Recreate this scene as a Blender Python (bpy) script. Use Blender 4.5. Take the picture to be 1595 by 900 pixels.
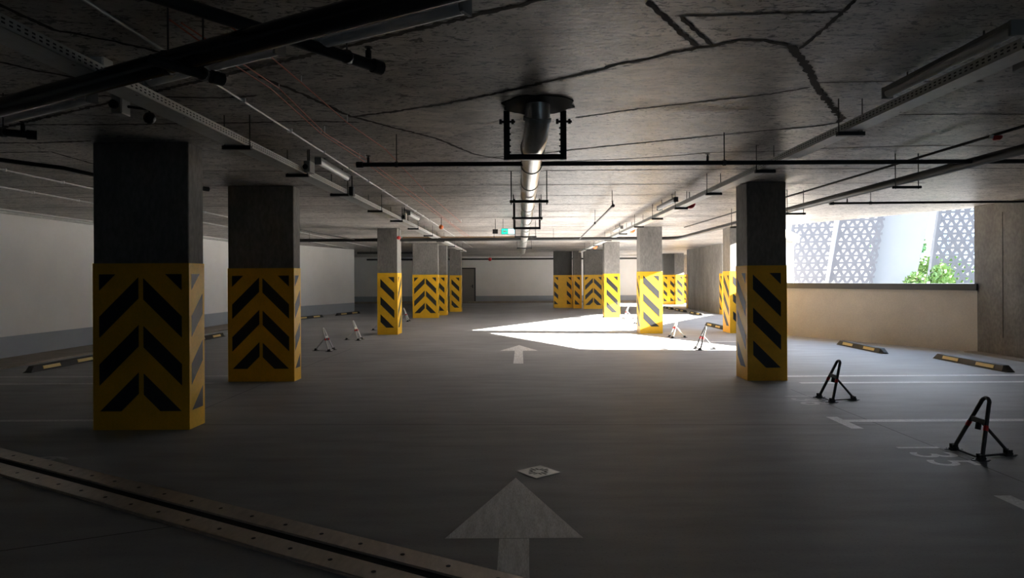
import bpy, bmesh, math, random
from mathutils import Vector, Matrix
random.seed(4)
C = bpy.context.scene.collection
for o in list(bpy.data.objects): bpy.data.objects.remove(o)

# ------------------------------------------------------------------ camera, sky, sun, exposure
H = 2.89
cam_d = bpy.data.cameras.new('camera'); cam = bpy.data.objects.new('camera', cam_d); C.objects.link(cam)
cam.location = (0, 0, 1.5)
cam.rotation_euler = (Matrix.Rotation(math.radians(90), 4, 'X') @ Matrix.Rotation(-0.0052, 4, 'Z')).to_euler()
cam_d.sensor_width = 36; cam_d.lens = 36 * 1000 / 1595
cam_d.shift_x = -14.5 / 1595; cam_d.shift_y = -16 / 1595
cam_d.clip_start = 0.05; cam_d.clip_end = 500
bpy.context.scene.camera = cam

SUN_E, SKY_S, EXPO = 82.0, 5.6, 1.08
sc = bpy.context.scene
sc.view_settings.view_transform = 'Standard'; sc.view_settings.look = 'None'
sc.view_settings.gamma = 1; sc.view_settings.use_curve_mapping = False
sc.view_settings.exposure = EXPO
w = bpy.data.worlds.new('sky'); sc.world = w; w.use_nodes = True
nt = w.node_tree; nt.nodes.clear()
tc = nt.nodes.new('ShaderNodeTexCoord'); sx = nt.nodes.new('ShaderNodeSeparateXYZ')
rp = nt.nodes.new('ShaderNodeValToRGB'); bg = nt.nodes.new('ShaderNodeBackground'); wo = nt.nodes.new('ShaderNodeOutputWorld')
rp.color_ramp.elements[0].position = 0.07; rp.color_ramp.elements[0].color = (.040, .076, .10, 1)
rp.color_ramp.elements[1].position = 0.22; rp.color_ramp.elements[1].color = (.80, .88, 1, 1)
e_ = rp.color_ramp.elements.new(.8); e_.color = (.5, .7, 1, 1)
nt.links.new(tc.outputs['Generated'], sx.inputs[0]); nt.links.new(sx.outputs['Z'], rp.inputs[0])
nt.links.new(rp.outputs[0], bg.inputs[0]); nt.links.new(bg.outputs[0], wo.inputs[0]); bg.inputs[1].default_value = SKY_S

sd = bpy.data.lights.new('sun', 'SUN'); sun = bpy.data.objects.new('sun', sd); C.objects.link(sun)
sd.energy = SUN_E; sd.angle = math.radians(0.53); sd.color = (1, .94, .86)
sun.rotation_euler = Vector((-1, .106, -.36)).to_track_quat('-Z', 'Y').to_euler()
sun.location = (14, 12, 8)

def portal(name, a, b, z0, z1):
    l = bpy.data.lights.new(name, 'AREA'); o = bpy.data.objects.new(name, l); C.objects.link(o)
    a = Vector(a); b = Vector(b); d = b - a
    l.shape = 'RECTANGLE'; l.size = d.length; l.size_y = z1 - z0; l.cycles.is_portal = True
    m = (a + b) / 2; o.location = (m.x, m.y, (z0 + z1) / 2)
    n = Vector((-d.y, d.x, 0)).normalized()
    if n.x > 0: n = -n
    if abs(d.y) < .01: n = Vector((0, 1, 0))
    o.rotation_euler = n.to_track_quat('-Z', 'Z').to_euler()
portal('daylight_portal', (8.95, 12.95), (6.35, 17.75), 1.35, 2.88)
portal('daylight_portal', (4.6, -6.45), (7.0, -6.45), 1.3, 2.5)  # serves the opening added behind the camera as fill light
portal('daylight_portal', (6.4, 18.1), (10.8, 25.4), 1.1, 2.6)

# ------------------------------------------------------------------ helpers
def mat(name, col, rough=.6, metal=0, var=.0, scale=3., spec=.5, emit=None, bump=0, stretch=(1, 1, 1), col2=None, fine=0., fscale=40.):
    m = bpy.data.materials.new(name); m.use_nodes = True; n = m.node_tree
    b = n.nodes['Principled BSDF']
    b.inputs['Base Color'].default_value = (*col, 1); b.inputs['Roughness'].default_value = rough
    b.inputs['Metallic'].default_value = metal; b.inputs['Specular IOR Level'].default_value = spec
    if emit:
        b.inputs['Emission Color'].default_value = (*emit[0], 1); b.inputs['Emission Strength'].default_value = emit[1]
    if var or bump or fine:
        t = n.nodes.new('ShaderNodeTexCoord'); mp = n.nodes.new('ShaderNodeMapping'); mp.inputs['Scale'].default_value = stretch
        n.links.new(t.outputs['Object'], mp.inputs[0])
        no = n.nodes.new('ShaderNodeTexNoise'); no.inputs['Scale'].default_value = scale; no.inputs['Detail'].default_value = 6
        no.inputs['Roughness'].default_value = .65
        n.links.new(mp.outputs[0], no.inputs['Vector'])
        r = n.nodes.new('ShaderNodeValToRGB'); r.color_ramp.elements[0].position = .3; r.color_ramp.elements[1].position = .7
        c2 = col2 or tuple(c * (1 - var) for c in col)
        r.color_ramp.elements[0].color = (*c2, 1)
        r.color_ramp.elements[1].color = (*[min(1, c * (1 + var * .5)) for c in col], 1)
        n.links.new(no.outputs['Fac'], r.inputs[0])
        out = r.outputs[0]
        if fine:
            n2 = n.nodes.new('ShaderNodeTexNoise'); n2.inputs['Scale'].default_value = fscale; n2.inputs['Detail'].default_value = 3
            n.links.new(mp.outputs[0], n2.inputs['Vector'])
            r2 = n.nodes.new('ShaderNodeMapRange'); r2.inputs[1].default_value = .35; r2.inputs[2].default_value = .65
            r2.inputs[3].default_value = 1 - fine; r2.inputs[4].default_value = 1 + fine
            n.links.new(n2.outputs['Fac'], r2.inputs[0])
            mx = n.nodes.new('ShaderNodeVectorMath'); mx.operation = 'SCALE'
            n.links.new(out, mx.inputs[0]); n.links.new(r2.outputs[0], mx.inputs['Scale']); out = mx.outputs[0]
        n.links.new(out, b.inputs['Base Color'])
        if bump:
            bp = n.nodes.new('ShaderNodeBump'); bp.inputs['Strength'].default_value = bump; bp.inputs['Distance'].default_value = .01
            n.links.new(no.outputs['Fac'], bp.inputs['Height']); n.links.new(bp.outputs[0], b.inputs['Normal'])
    return m

class MB:
    def __init__(s): s.v = []; s.f = []; s.m = []; s.sm = []
    def add(s, vs, fs, mi=0, smooth=False):
        k = len(s.v); s.v += [tuple(v) for v in vs]
        for f in fs: s.f.append([k + i for i in f]); s.m.append(mi); s.sm.append(smooth)
        return s
    def box(s, x0, x1, y0, y1, z0, z1, mi=0):
        return s.add([(x, y, z) for z in (z0, z1) for y in (y0, y1) for x in (x0, x1)],
                     [(0, 2, 3, 1), (4, 5, 7, 6), (0, 1, 5, 4), (2, 6, 7, 3), (0, 4, 6, 2), (1, 3, 7, 5)], mi)
    def poly(s, pts, mi=0): return s.add(pts, [tuple(range(len(pts)))], mi)
    def prism(s, pts, z0, z1, mi=0):
        n = len(pts); ar = sum(pts[i][0]*pts[(i+1)%n][1]-pts[(i+1)%n][0]*pts[i][1] for i in range(n))
        if ar < 0: pts = pts[::-1]
        vs = [(x, y, z0) for x, y in pts] + [(x, y, z1) for x, y in pts]
        return s.add(vs, [tuple(range(n))[::-1], tuple(range(n, 2*n))] + [(i, (i+1) % n, n+(i+1) % n, n+i) for i in range(n)], mi)
    def beam(s, a, b, wd, z0, z1, mi=0):      # straight wall-like bar in plan from a to b, width wd centred
        a = Vector(a[:2]); b = Vector(b[:2]); d = (b - a).normalized(); n = Vector((-d.y, d.x)) * wd / 2
        return s.prism([tuple(a+n), tuple(a-n), tuple(b-n), tuple(b+n)], z0, z1, mi)
    def tube(s, pts, r, n=10, mi=0, closed=False, cap=True):
        P = [Vector(p) for p in pts]; N = len(P); rings = []
        up = None
        for i in range(N):
            if closed: t = P[(i+1) % N] - P[i-1]
            else: t = P[min(i+1, N-1)] - P[max(i-1, 0)]
            t.normalize()
            if up is None:
                up = Vector((0, 0, 1)) if abs(t.z) < .9 else Vector((1, 0, 0))
            u = (up - t * up.dot(t)).normalized(); up = u; v = t.cross(u)
            rr = r[i] if isinstance(r, (list, tuple)) else r
            rings.append([P[i] + (u*math.cos(a)+v*math.sin(a))*rr for a in [2*math.pi*k/n for k in range(n)]])
        vs = [p for g in rings for p in g]; fs = []
        for i in range(N if closed else N-1):
            j = (i+1) % N
            for k in range(n): fs.append((i*n+k, j*n+k, j*n+(k+1) % n, i*n+(k+1) % n))
        s.add(vs, fs, mi, True)
        if cap and not closed:
            s.add(rings[0], [tuple(range(n))[::-1]], mi); s.add(rings[-1], [tuple(range(n))], mi)
        return s
    def cyl(s, a, b, r, n=14, mi=0): return s.tube([a, b], r, n, mi)
    def build(s, name, mats, parent=None, loc=None):
        me = bpy.data.meshes.new(name); me.from_pydata(s.v, [], s.f); me.update()
        if not isinstance(mats, (list, tuple)): mats = [mats]
        for m in mats: me.materials.append(m)
        for p, mi, sm in zip(me.polygons, s.m, s.sm): p.material_index = mi; p.use_smooth = sm
        bm = bmesh.new(); bm.from_mesh(me); bmesh.ops.recalc_face_normals(bm, faces=bm.faces)
        bm.to_mesh(me); bm.free()
        o = bpy.data.objects.new(name, me); C.objects.link(o)
        if parent: o.parent = parent
        if loc: o.location = loc
        return o

def tag(o, label=None, cat=None, group=None, kind=None):
    if label: o['label'] = label
    if cat: o['category'] = cat
    if group: o['group'] = group
    if kind: o['kind'] = kind
    return o
def thing(name, label, cat, loc=(0, 0, 0), rz=0, group=None):
    o = bpy.data.objects.new(name, None); C.objects.link(o); o.location = loc; o.rotation_euler = (0, 0, rz)
    o.empty_display_size = .2
    return tag(o, label, cat, group)
def struct(mb, name, m): return tag(mb.build(name, m), kind='structure')
def bevel(o, wd=.004, seg=2):
    b = o.modifiers.new('bevel', 'BEVEL'); b.width = wd; b.segments = seg; b.limit_method = 'ANGLE'; return o
def dup(root, loc, rz=None, label=None):
    r = root.copy(); C.objects.link(r); r.location = loc
    if rz is not None: r.rotation_euler = (0, 0, rz)
    if label: r['label'] = label
    for ch in list(root.children):
        c = ch.copy(); C.objects.link(c); c.parent = r
        for g in ch.children:
            d = g.copy(); C.objects.link(d); d.parent = c
    return r

# ------------------------------------------------------------------ materials
def ceiling_mat(name, base, marks=1.0, seams=True):
    m = bpy.data.materials.new(name); m.use_nodes = True; n = m.node_tree; b = n.nodes['Principled BSDF']
    b.inputs['Roughness'].default_value = .42; b.inputs['Specular IOR Level'].default_value = .35
    t = n.nodes.new('ShaderNodeTexCoord')
    def noise(scale, sxyz, detail=4, dist=0., rough=.6):
        mp = n.nodes.new('ShaderNodeMapping'); mp.inputs['Scale'].default_value = sxyz
        mp.inputs['Rotation'].default_value = (0, 0, .12)
        n.links.new(t.outputs['Object'], mp.inputs[0])
        k = n.nodes.new('ShaderNodeTexNoise'); k.inputs['Scale'].default_value = scale; k.inputs['Detail'].default_value = detail
        k.inputs['Distortion'].default_value = dist; k.inputs['Roughness'].default_value = rough
        n.links.new(mp.outputs[0], k.inputs['Vector']); return k.outputs['Fac']
    def ramp(fac, stops):
        r = n.nodes.new('ShaderNodeValToRGB'); e = r.color_ramp.elements
        e[0].position, e[0].color = stops[0][0], (*stops[0][1], 1)
        e[1].position, e[1].color = stops[-1][0], (*stops[-1][1], 1)
        for p, c in stops[1:-1]:
            q = e.new(p); q.color = (*c, 1)
        n.links.new(fac, r.inputs[0]); return r.outputs[0]
    def mul(a, c):
        x = n.nodes.new('ShaderNodeMix'); x.data_type = 'RGBA'; x.blend_type = 'MULTIPLY'; x.inputs[0].default_value = 1
        n.links.new(a, x.inputs[6]); n.links.new(c, x.inputs[7]); return x.outputs[2]
    g = lambda v: (v, v, v)
    big = ramp(noise(.45, (1, 1.6, 1), 6), [(.3, tuple(c*.50 for c in base)), (.5, base), (.72, tuple(min(1, c*1.18) for c in base))])
    mid = ramp(noise(4.5, (.7, 1.5, 1), 6, .6), [(.3, g(.66)), (.62, g(1.08))])
    k = .82 * marks
    mk = ramp(noise(8, (.8, 1.75, 1), 3, 2.2), [(.375, g(1-k)), (.43, g(1)), (1, g(1))])
    mk2 = ramp(noise(22, (.75, 1.6, 1), 2, 1.2), [(.36, g(1-.65*marks)), (.43, g(1)), (1, g(1))])
    col = mul(mul(big, mid), mul(mk, mk2))
    n.links.new(col, b.inputs['Base Color'])
    bp = n.nodes.new('ShaderNodeBump'); bp.inputs['Strength'].default_value = .35; bp.inputs['Distance'].default_value = .01
    n.links.new(noise(14, (.6, 1.8, 1), 5, .6), bp.inputs['Height']); n.links.new(bp.outputs[0], b.inputs['Normal'])
    return m

def floor_mat():
    m = bpy.data.materials.new('sealed concrete floor'); m.use_nodes = True; n = m.node_tree; b = n.nodes['Principled BSDF']
    t = n.nodes.new('ShaderNodeTexCoord')
    def noise(scale, sxyz=(1, 1, 1), detail=5, dist=0.):
        mp = n.nodes.new('ShaderNodeMapping'); mp.inputs['Scale'].default_value = sxyz
        n.links.new(t.outputs['Object'], mp.inputs[0])
        k = n.nodes.new('ShaderNodeTexNoise'); k.inputs['Scale'].default_value = scale; k.inputs['Detail'].default_value = detail
        k.inputs['Distortion'].default_value = dist
        n.links.new(mp.outputs[0], k.inputs['Vector']); return k.outputs['Fac']
    def ramp(fac, a, ca, c, cc):
        r = n.nodes.new('ShaderNodeValToRGB'); e = r.color_ramp.elements
        e[0].position, e[0].color = a, (*ca, 1); e[1].position, e[1].color = c, (*cc, 1)
        n.links.new(fac, r.inputs[0]); return r.outputs[0]
    def mul(a, c):
        x = n.nodes.new('ShaderNodeMix'); x.data_type = 'RGBA'; x.blend_type = 'MULTIPLY'; x.inputs[0].default_value = 1
        n.links.new(a, x.inputs[6]); n.links.new(c, x.inputs[7]); return x.outputs[2]
    c1 = ramp(noise(.35, (1, 1, 1), 6, .3), .3, (.29, .292, .30), .7, (.40, .405, .42))
    c2 = ramp(noise(2.4, (.5, 2.2, 1), 6), .3, (.84, .83, .82), .7, (1.06, 1.06, 1.06))
    c3 = ramp(noise(60), .25, (.80, .80, .80), .45, (1, 1, 1))
    n.links.new(mul(mul(c1, c2), c3), b.inputs['Base Color'])
    r = n.nodes.new('ShaderNodeMapRange'); r.inputs[3].default_value = .50; r.inputs[4].default_value = .70; b.inputs['Specular IOR Level'].default_value = .32
    n.links.new(noise(1.5, (1, 1.5, 1)), r.inputs[0]); n.links.new(r.outputs[0], b.inputs['Roughness'])
    bp = n.nodes.new('ShaderNodeBump'); bp.inputs['Strength'].default_value = .08; bp.inputs['Distance'].default_value = .01
    n.links.new(noise(9), bp.inputs['Height']); n.links.new(bp.outputs[0], b.inputs['Normal'])
    return m

M = dict(
 ceil=ceiling_mat('rough cast ceiling concrete', (.52, .48, .44), 1.0),
 patch=ceiling_mat('smooth levelled ceiling patch', (.66, .60, .53), .5),
 floor=floor_mat(),
 conc=mat('column concrete', (.22, .208, .192), .8, var=.35, scale=2.2, fine=.14, fscale=26, stretch=(1, 1, .45), bump=.15),
 shaded_conc=mat('shaded column concrete', (.085, .085, .082), .7, var=.35, scale=2.2, fine=.12, stretch=(1, 1, .4), bump=.12),  # darker copy of column concrete; shadow on far columns put into the colour
 pierconc=mat('pale pier concrete', (.30, .29, .275), .8, var=.35, scale=1.6, fine=.12, fscale=18, stretch=(1, 1, .4), bump=.2),
 wallconc=mat('cast wall concrete', (.145, .137, .125), .85, var=.45, scale=1.6, fine=.16, fscale=18, stretch=(1, 1, .7), bump=.3),
 sillconc=mat('smooth beige wall concrete', (.58, .52, .44), .8, var=.12, scale=1.3, fine=.05, bump=.1),
 plaster=mat('white painted plaster', (.80, .79, .77), .75, var=.05, scale=1.2),
 bandgrey=mat('blue grey painted wall base', (.34, .37, .41), .6, var=.05),
 yellow=mat('traffic yellow paint', (.90, .50, .015), .5, var=.10, scale=5, fine=.03),
 black=mat('hazard black paint', (.02, .021, .024), .5),
 blackm=mat('black painted steel', (.016, .016, .016), .45, metal=.0),
 gloss=mat('glossy black pipe paint', (.010, .010, .011), .22),
 brown=mat('brown pipe paint', (.30, .20, .10), .5),
 darkm=mat('dark grey steel', (.07, .07, .068), .42, metal=.5),
 zinc=mat('galvanised steel', (.55, .56, .54), .42, metal=.35, var=.15, scale=14),
 duct=mat('silver foil pipe wrap', (.62, .61, .58), .30, metal=.85, var=.18, scale=11, bump=.3),
 alu=mat('aluminium joint rail', (.58, .50, .43), .42, metal=.4, var=.2, scale=7, stretch=(3, 1, 1)),
 white=mat('worn white road paint', (.82, .82, .82), .55, var=.18, scale=9, fine=.12, fscale=50),
 faded=mat('faded white road paint', (.55, .55, .55), .55, var=.25, scale=12, fine=.15),
 arrow=mat('scuffed white arrow paint', (.95, .93, .90), .6, var=.26, scale=6, stretch=(4, .6, 1), fine=.12, fscale=40),
 rubber=mat('black rubber', (.022, .021, .02), .6, var=.2, scale=20),
 reflect=mat('yellow reflector', (.75, .55, .20), .4),
 lamp=mat('white lamp diffuser', (.90, .90, .88), .35),
 lampbody=mat('grey lamp housing', (.30, .30, .29), .5),
 boxgrey=mat('grey plastic box', (.45, .45, .42), .5),
 red=mat('red device plastic', (.55, .02, .02), .4),
 orange=mat('orange device plastic', (.85, .20, .05), .4),
 cable=mat('red fire cable', (.50, .13, .07), .55),
 joint=mat('open joint shadow gap', (.012, .011, .010), .9),
 seam=mat('dark formwork seam', (.04, .033, .028), .9, var=.3, scale=12),
 green=mat('exit sign green', (.0, .35, .22), .4, emit=((.02, .75, .48), .75)),
 greenl=mat('exit sign white', (.6, .8, .8), .4, emit=((.55, .9, .95), .8)),
 cutline=mat('saw cut filler', (.07, .065, .06), .8),
 soffit=mat('pale soffit board', (.60, .58, .55), .7),
 slab=mat('white facade render', (.17, .17, .17), .8),
 lattice=mat('grey perforated facade metal', (.060, .058, .063), .5),
 ground=mat('grey paving outside', (.06, .059, .057), .9, var=.1),
 leaf=mat('fresh green leaves', (.08, .15, .03), .6, var=.4, scale=8),
 leafd=mat('dark green leaves', (.07, .17, .06), .6, var=.4, scale=8),
 bark=mat('brown bark', (.12, .09, .06), .9),
 skirt=mat('pale kerb concrete', (.30, .26, .215), .8, var=.2, scale=2, fine=.08),
 door=mat('grey brown door paint', (.23, .21, .19), .5),
 brightwall=mat('bright white building render', (.26, .25, .235), .8),
 bluehouse=mat('distant building render', (.30, .42, .58), .8),
)

# ------------------------------------------------------------------ structure
def clip_poly(P, a, nrm, keep):      # keep the side where (p-a).n * keep >= 0
    out = []
    for i in range(len(P)):
        p, q = Vector(P[i]), Vector(P[(i+1) % len(P)])
        dp, dq = (p-a).dot(nrm)*keep, (q-a).dot(nrm)*keep
        if dp >= 0: out.append(tuple(p))
        if dp*dq < 0:
            t = dp/(dp-dq); out.append(tuple(p+(q-p)*t))
    return out
JA = Vector((-4.1, 5.20)); JD = Vector((.879, -.478)).normalized(); JN = Vector((-JD.y, JD.x)); JW = .20
outline = [(-13, -7), (9.35, -7), (9.35, 12.75), (6.62, 18.0), (11.15, 25.75), (8.8, 27.1), (8.8, 31.6), (12.1, 31.6), (12.1, 40.6), (-13, 40.6)]
fl = MB().prism([(-13.2, -7.2), (9.4, -7.2), (9.4, 12.75), (6.62, 18.0), (11.2, 25.75), (8.85, 27.15), (8.85, 31.5), (12.2, 31.5), (12.2, 40.6), (-13.2, 40.6)], -.3, 0)
floor = struct(fl, 'floor', M['floor'])
ceiling = struct(MB().prism(outline, H, H+.30), 'ceiling', M['ceil'])

def ribbon(pts, wd, z, jit=.3, mi=0, mb=None):
    mb = mb or MB()
    # resample with wobble
    P = []
    for i in range(len(pts)-1):
        p, q = Vector(pts[i]), Vector(pts[i+1]); n = max(1, int((q-p).length/(.07 if q.y > 7 else .03)))
        for k in range(n): P.append(p+(q-p)*k/n)
    P.append(Vector(pts[-1]))
    L, R = [], []
    for i, p in enumerate(P):
        t = (P[min(i+1, len(P)-1)]-P[max(i-1, 0)]).normalized(); nn = Vector((-t.y, t.x))
        off = nn*random.uniform(-1, 1)*wd*jit; ww = wd*random.uniform(1-jit, 1+jit)/2
        if i in (0, len(P)-1): ww *= .3
        L.append(p+off+nn*ww); R.append(p+off-nn*ww)
    n = len(P)
    vs = [(v.x, v.y, z) for v in L]+[(v.x, v.y, z) for v in R]
    mb.add(vs, [(i, i+1, n+i+1, n+i) for i in range(n-1)], mi)
    return mb

seam_lines = [
 ([tuple(JA-JD*6+JN*.25), tuple(JA+JN*.25), tuple(JA+JD*6+JN*.25)], .035),
 ([(-1.46,5.49),(-1.01,5.29),(-.56,5.06),(-.15,4.78),(.18,4.53),(.35,4.41),(.51,4.3),(.63,4.17),(.78,4.09),(.98,3.93),(1.18,3.82),(1.28,3.76),(1.43,3.76),(1.61,3.84)], .035),
 ([(1.61,3.84),(1.74,4.01),(1.91,4.26),(2.08,4.56),(2.26,4.82),(2.46,5.12),(2.63,5.36),(2.82,5.62),(2.86,5.78)], .045),
 ([(.47,5.55),(.99,5.25),(1.46,5.05),(1.89,4.86),(2.12,4.69)], .03), ([(2.1,4.58),(2.37,4.57),(2.69,4.56),(3.3,4.56)], .02),
 ([(-.49,7.38),(.07,7.21),(.61,6.9),(1.25,6.59),(1.82,6.31),(2.3,6.07),(2.66,5.93),(2.86,5.78)], .03),
 ([(.3,7.65),(1.12,7.51),(1.68,7.33),(2.13,7.11),(2.75,7.06),(3.43,6.9),(4.33,6.8),(5.3,6.85),(8.9,6.95)], .022),
 ([(.64,3.21),(.79,3.45),(1.06,3.86)], .03), ([(.85,3.41),(1.15,3.84)], .022), ([(.82,3.4),(1.06,3.4),(1.32,3.37),(1.72,3.36)], .018),
 ([(1.66,2.9),(1.68,3.22),(1.7,3.55),(1.7,3.91)], .022), ([(-1.79,4.37),(-1.63,4.78),(-1.45,5.44),(-1.22,5.79),(-.83,6.33),(-.51,7.15),(-.08,7.55)], .035),
 ([(-5.2,5.68),(-3.6,5.7),(-2.32,5.65),(-1.86,5.61),(-1.42,5.67)], .03), ([(-4.2,4.75),(-2.62,4.85),(-2.3,4.89),(-1.98,4.83)], .03),
 ([(2.9,5.52),(3.41,5.5),(3.89,5.49),(6,5.54),(8.9,5.5)], .02), ([(-9.8,6.5),(-5.21,6.43),(-4.84,6.44),(-4.25,6.36)], .035),
 ([(-9.8,6.95),(-5.6,6.91),(-5.04,6.89),(-5.06,7.58),(-4.4,8.1)], .03), ([(-2.63,3.0),(-2.58,3.54),(-2.39,3.68),(-2.18,3.9)], .03),
 ([(-6.2,3.6),(-3.29,4.06),(-3.18,4.24),(-3.02,4.38)], .03),
 ([(-4.5,8.1),(-1,8.3),(0,8.27),(3,8.2),(9,8.3)], .026),
]
for k, y in enumerate([9.5, 10.75, 12.0, 13.2, 14.5, 15.8, 17.1, 18.4, 19.7, 21, 22.4, 23.8, 25.2, 26.6, 28, 29.5, 31, 32.5, 34, 36, 38]):
    seam_lines.append(([(-9.7, y+random.uniform(-.1, .1)), (-5, y+random.uniform(-.1, .1)), (0, y), (6, y+random.uniform(-.1, .1))], .026))
mb = MB()
for i, (pts, wd) in enumerate(seam_lines): ribbon(pts, wd*1.15, H-.0025-.00004*i, .25, mb=mb)
mb.build('formwork_seam', M['seam'], ceiling)
pp = [(-1.39,5.53),(-.57,5.12),(.18,4.58),(.79,4.14),(1.2,3.86),(1.61,3.89),(1.93,4.35),(2.11,4.61),(1.45,5.01),(.49,5.51),(-.29,5.81),(-.69,6.25),(-1.2,5.72)]
MB().poly([(x, y, H-.0018) for x, y in pp]).build('levelled_patch', M['patch'], ceiling)

# floor details
mb = MB()
for pts, wd in [([(3.6, 8.6), (3.63, 6), (3.68, 2)], .008), ([(-4, 6.68), (-2.08, 6.65), (3.6, 6.5)], .010),
                ([(-3.9, 3.15), (-2.91, 3.57), (-1.9, 4.02)], .010), ([(-3.7, 14), (-3.75, 10), (-3.7, 6.9)], .008)]:
    ribbon(pts, wd, .0012, .05, mb=mb)
mb.build('saw_cut', M['cutline'], floor)

def band_wall(name, a, b, m, th=.25, z0=0, z1=H, side=1, band=True, bandh=.44):
    # a->b is the visible inner face; the body lies behind it (side=+1: left of a->b)
    a = Vector(a); b = Vector(b); d = (b-a).normalized(); n = Vector((-d.y, d.x))*side
    o = struct(MB().prism([tuple(a), tuple(b), tuple(b+n*th), tuple(a+n*th)], z0, z1), name, m)
    if band:
        MB().prism([tuple(a-n*.004), tuple(b-n*.004), tuple(b), tuple(a)], 0.001, bandh).build('painted_base_band', M['bandgrey'], o)
    return o
band_wall('wall_left', (-9.9, -7), (-9.9, 22.7), M['plaster'], side=1)
band_wall('wall_left_angled', (-9.9, 22.7), (-7.7, 29.6), M['plaster'], side=1)
band_wall('wall_left_return', (-7.95, 29.6), (-12.6, 29.6), M['plaster'], side=-1, band=False)
band_wall('wall_left_far', (-12.4, 29.85), (-12.4, 40.0), M['plaster'], side=1)
band_wall('wall_back', (-12.6, 40.0), (12, 40.0), M['plaster'], side=1)
band_wall('wall_front', (-13, -6.5), (9.3, -6.5), M['wallconc'], side=-1, band=False, z1=1.3)
for x0, x1, z0 in ((-13, 4.6, 1.3), (7.0, 9.3, 1.3), (4.6, 7.0, 2.5)):  # leaves an unseen opening, added to light the near area
    struct(MB().box(x0, x1, -6.75, -6.5, z0, H), 'wall_front_pier', M['wallconc'])
wr = band_wall('wall_right', (9.0, -6.5), (9.0, 12.75), M['wallconc'], side=-1, band=False)
WA, WB = Vector((8.96, 12.75)), Vector((6.22, 17.9))
DW = (WB-WA).normalized()
wlow = band_wall('wall_right_parapet', WA-DW*.35, WB, M['sillconc'], side=-1, band=False, z1=1.22)
WC = Vector((10.9, 25.75))
band_wall('wall_right_far_parapet', (6.2, 17.95), WC, M['sillconc'], side=-1, band=False, z1=1.0)
band_wall('wall_right_far_end', WC, (8.6, 27.0), M['plaster'], side=-1, band=False)
band_wall('wall_right_rear', (8.6, 31.8), (11.9, 31.8), M['plaster'], side=-1, band=False)
band_wall('wall_right_rear_side', (11.9, 31.8), (11.9, 33.6), M['plaster'], side=-1, band=False)
band_wall('wall_right_rear_end', (11.9, 37.6), (11.9, 40.0), M['plaster'], side=-1, band=False)
band_wall('wall_right_rear_parapet', (11.9, 33.6), (11.9, 37.6), M['sillconc'], side=-1, band=False, z1=.6)
# tie holes and cast seams on the near right wall
mb = MB()
for y in (12.0,): mb.box(8.995, 9.0005, y-.004, y+.004, .35, 2.7)
mb.build('cast_seam', M['seam'], wr)
# sill rail of the open window
d = (WB-WA).normalized(); n = Vector((-d.y, d.x))
s0, s1 = WA - n*(-.10), WB - n*(-.10)
struct(MB().beam(WA + Vector((.08, .04)) - DW*.1, WB + Vector((.08, .04)), .30, 1.22, 1.355), 'window_1', M['darkm'])
d2 = (WC-Vector((6.2, 17.95))).normalized()
struct(MB().beam(Vector((6.3, 17.95)), WC + Vector((.1, -.02)), .28, 1.0, 1.1), 'window_2', M['darkm'])
# the slab in the concrete end wall beyond the far window
pier = struct(MB().box(8.2, 8.6, 26.2, 31.8, 0, H), 'wall_pier', M['pierconc'])
struct(MB().box(-9.9, -8.85, -6.4, 22.0, 0, .035), 'trim_1', M['skirt'])
struct(MB().box(8.75, 9.0, -6.4, 12.7, 0, .02), 'trim_2', M['skirt'])
struct(MB().box(-12.6, 12, 39.7, 40, 0, .12), 'trim_3', M['skirt'])
# door on the back wall
dr = struct(MB().box(-3.85, -2.93, 39.93, 40.0, 0, 2.12), 'door_1', M['door'])
fr = MB(); fr.box(-3.93, -3.85, 39.9, 40, 0, 2.2).box(-2.93, -2.84, 39.9, 40, 0, 2.2).box(-3.93, -2.84, 39.9, 40, 2.12, 2.2)
fr.build('door_frame', M['darkm'], dr)
hd = MB(); hd.box(-3.06, -3.0, 39.90, 39.93, .95, 1.15).cyl((-3.03, 39.93, 1.05), (-3.03, 39.86, 1.05), .012).cyl((-3.03, 39.865, 1.05), (-3.17, 39.865, 1.05), .012)
hd.build('door_handle', M['blackm'], dr)

# ------------------------------------------------------------------ columns
def clip2(P, ax, v, keep):
    out = []
    for i in range(len(P)):
        p, q = P[i], P[(i+1) % len(P)]; dp, dq = (p[ax]-v)*keep, (q[ax]-v)*keep
        if dp >= 0: out.append(p)
        if dp*dq < 0:
            t = dp/(dp-dq); out.append((p[0]+(q[0]-p[0])*t, p[1]+(q[1]-p[1])*t))
    return out
BH = 1.675
def panel_polys(u0, u1, rise):
    """black slanting bars in the u,z rectangle; rise=+1 climbs with u, -1 falls"""
    res = []; W = u1-u0
    for low in (1.40, .925, .445, -.03):
        if rise > 0: P = [(u0, low), (u1, low+W), (u1, low+W+.215), (u0, low+.215)]
        else: P = [(u0, low+W), (u1, low), (u1, low+.215), (u0, low+W+.215)]
        P = clip2(P, 1, .19, 1)
        if P: P = clip2(P, 1, 1.565, -1)
        if len(P) > 2: res.append(P)
    return res
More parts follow.
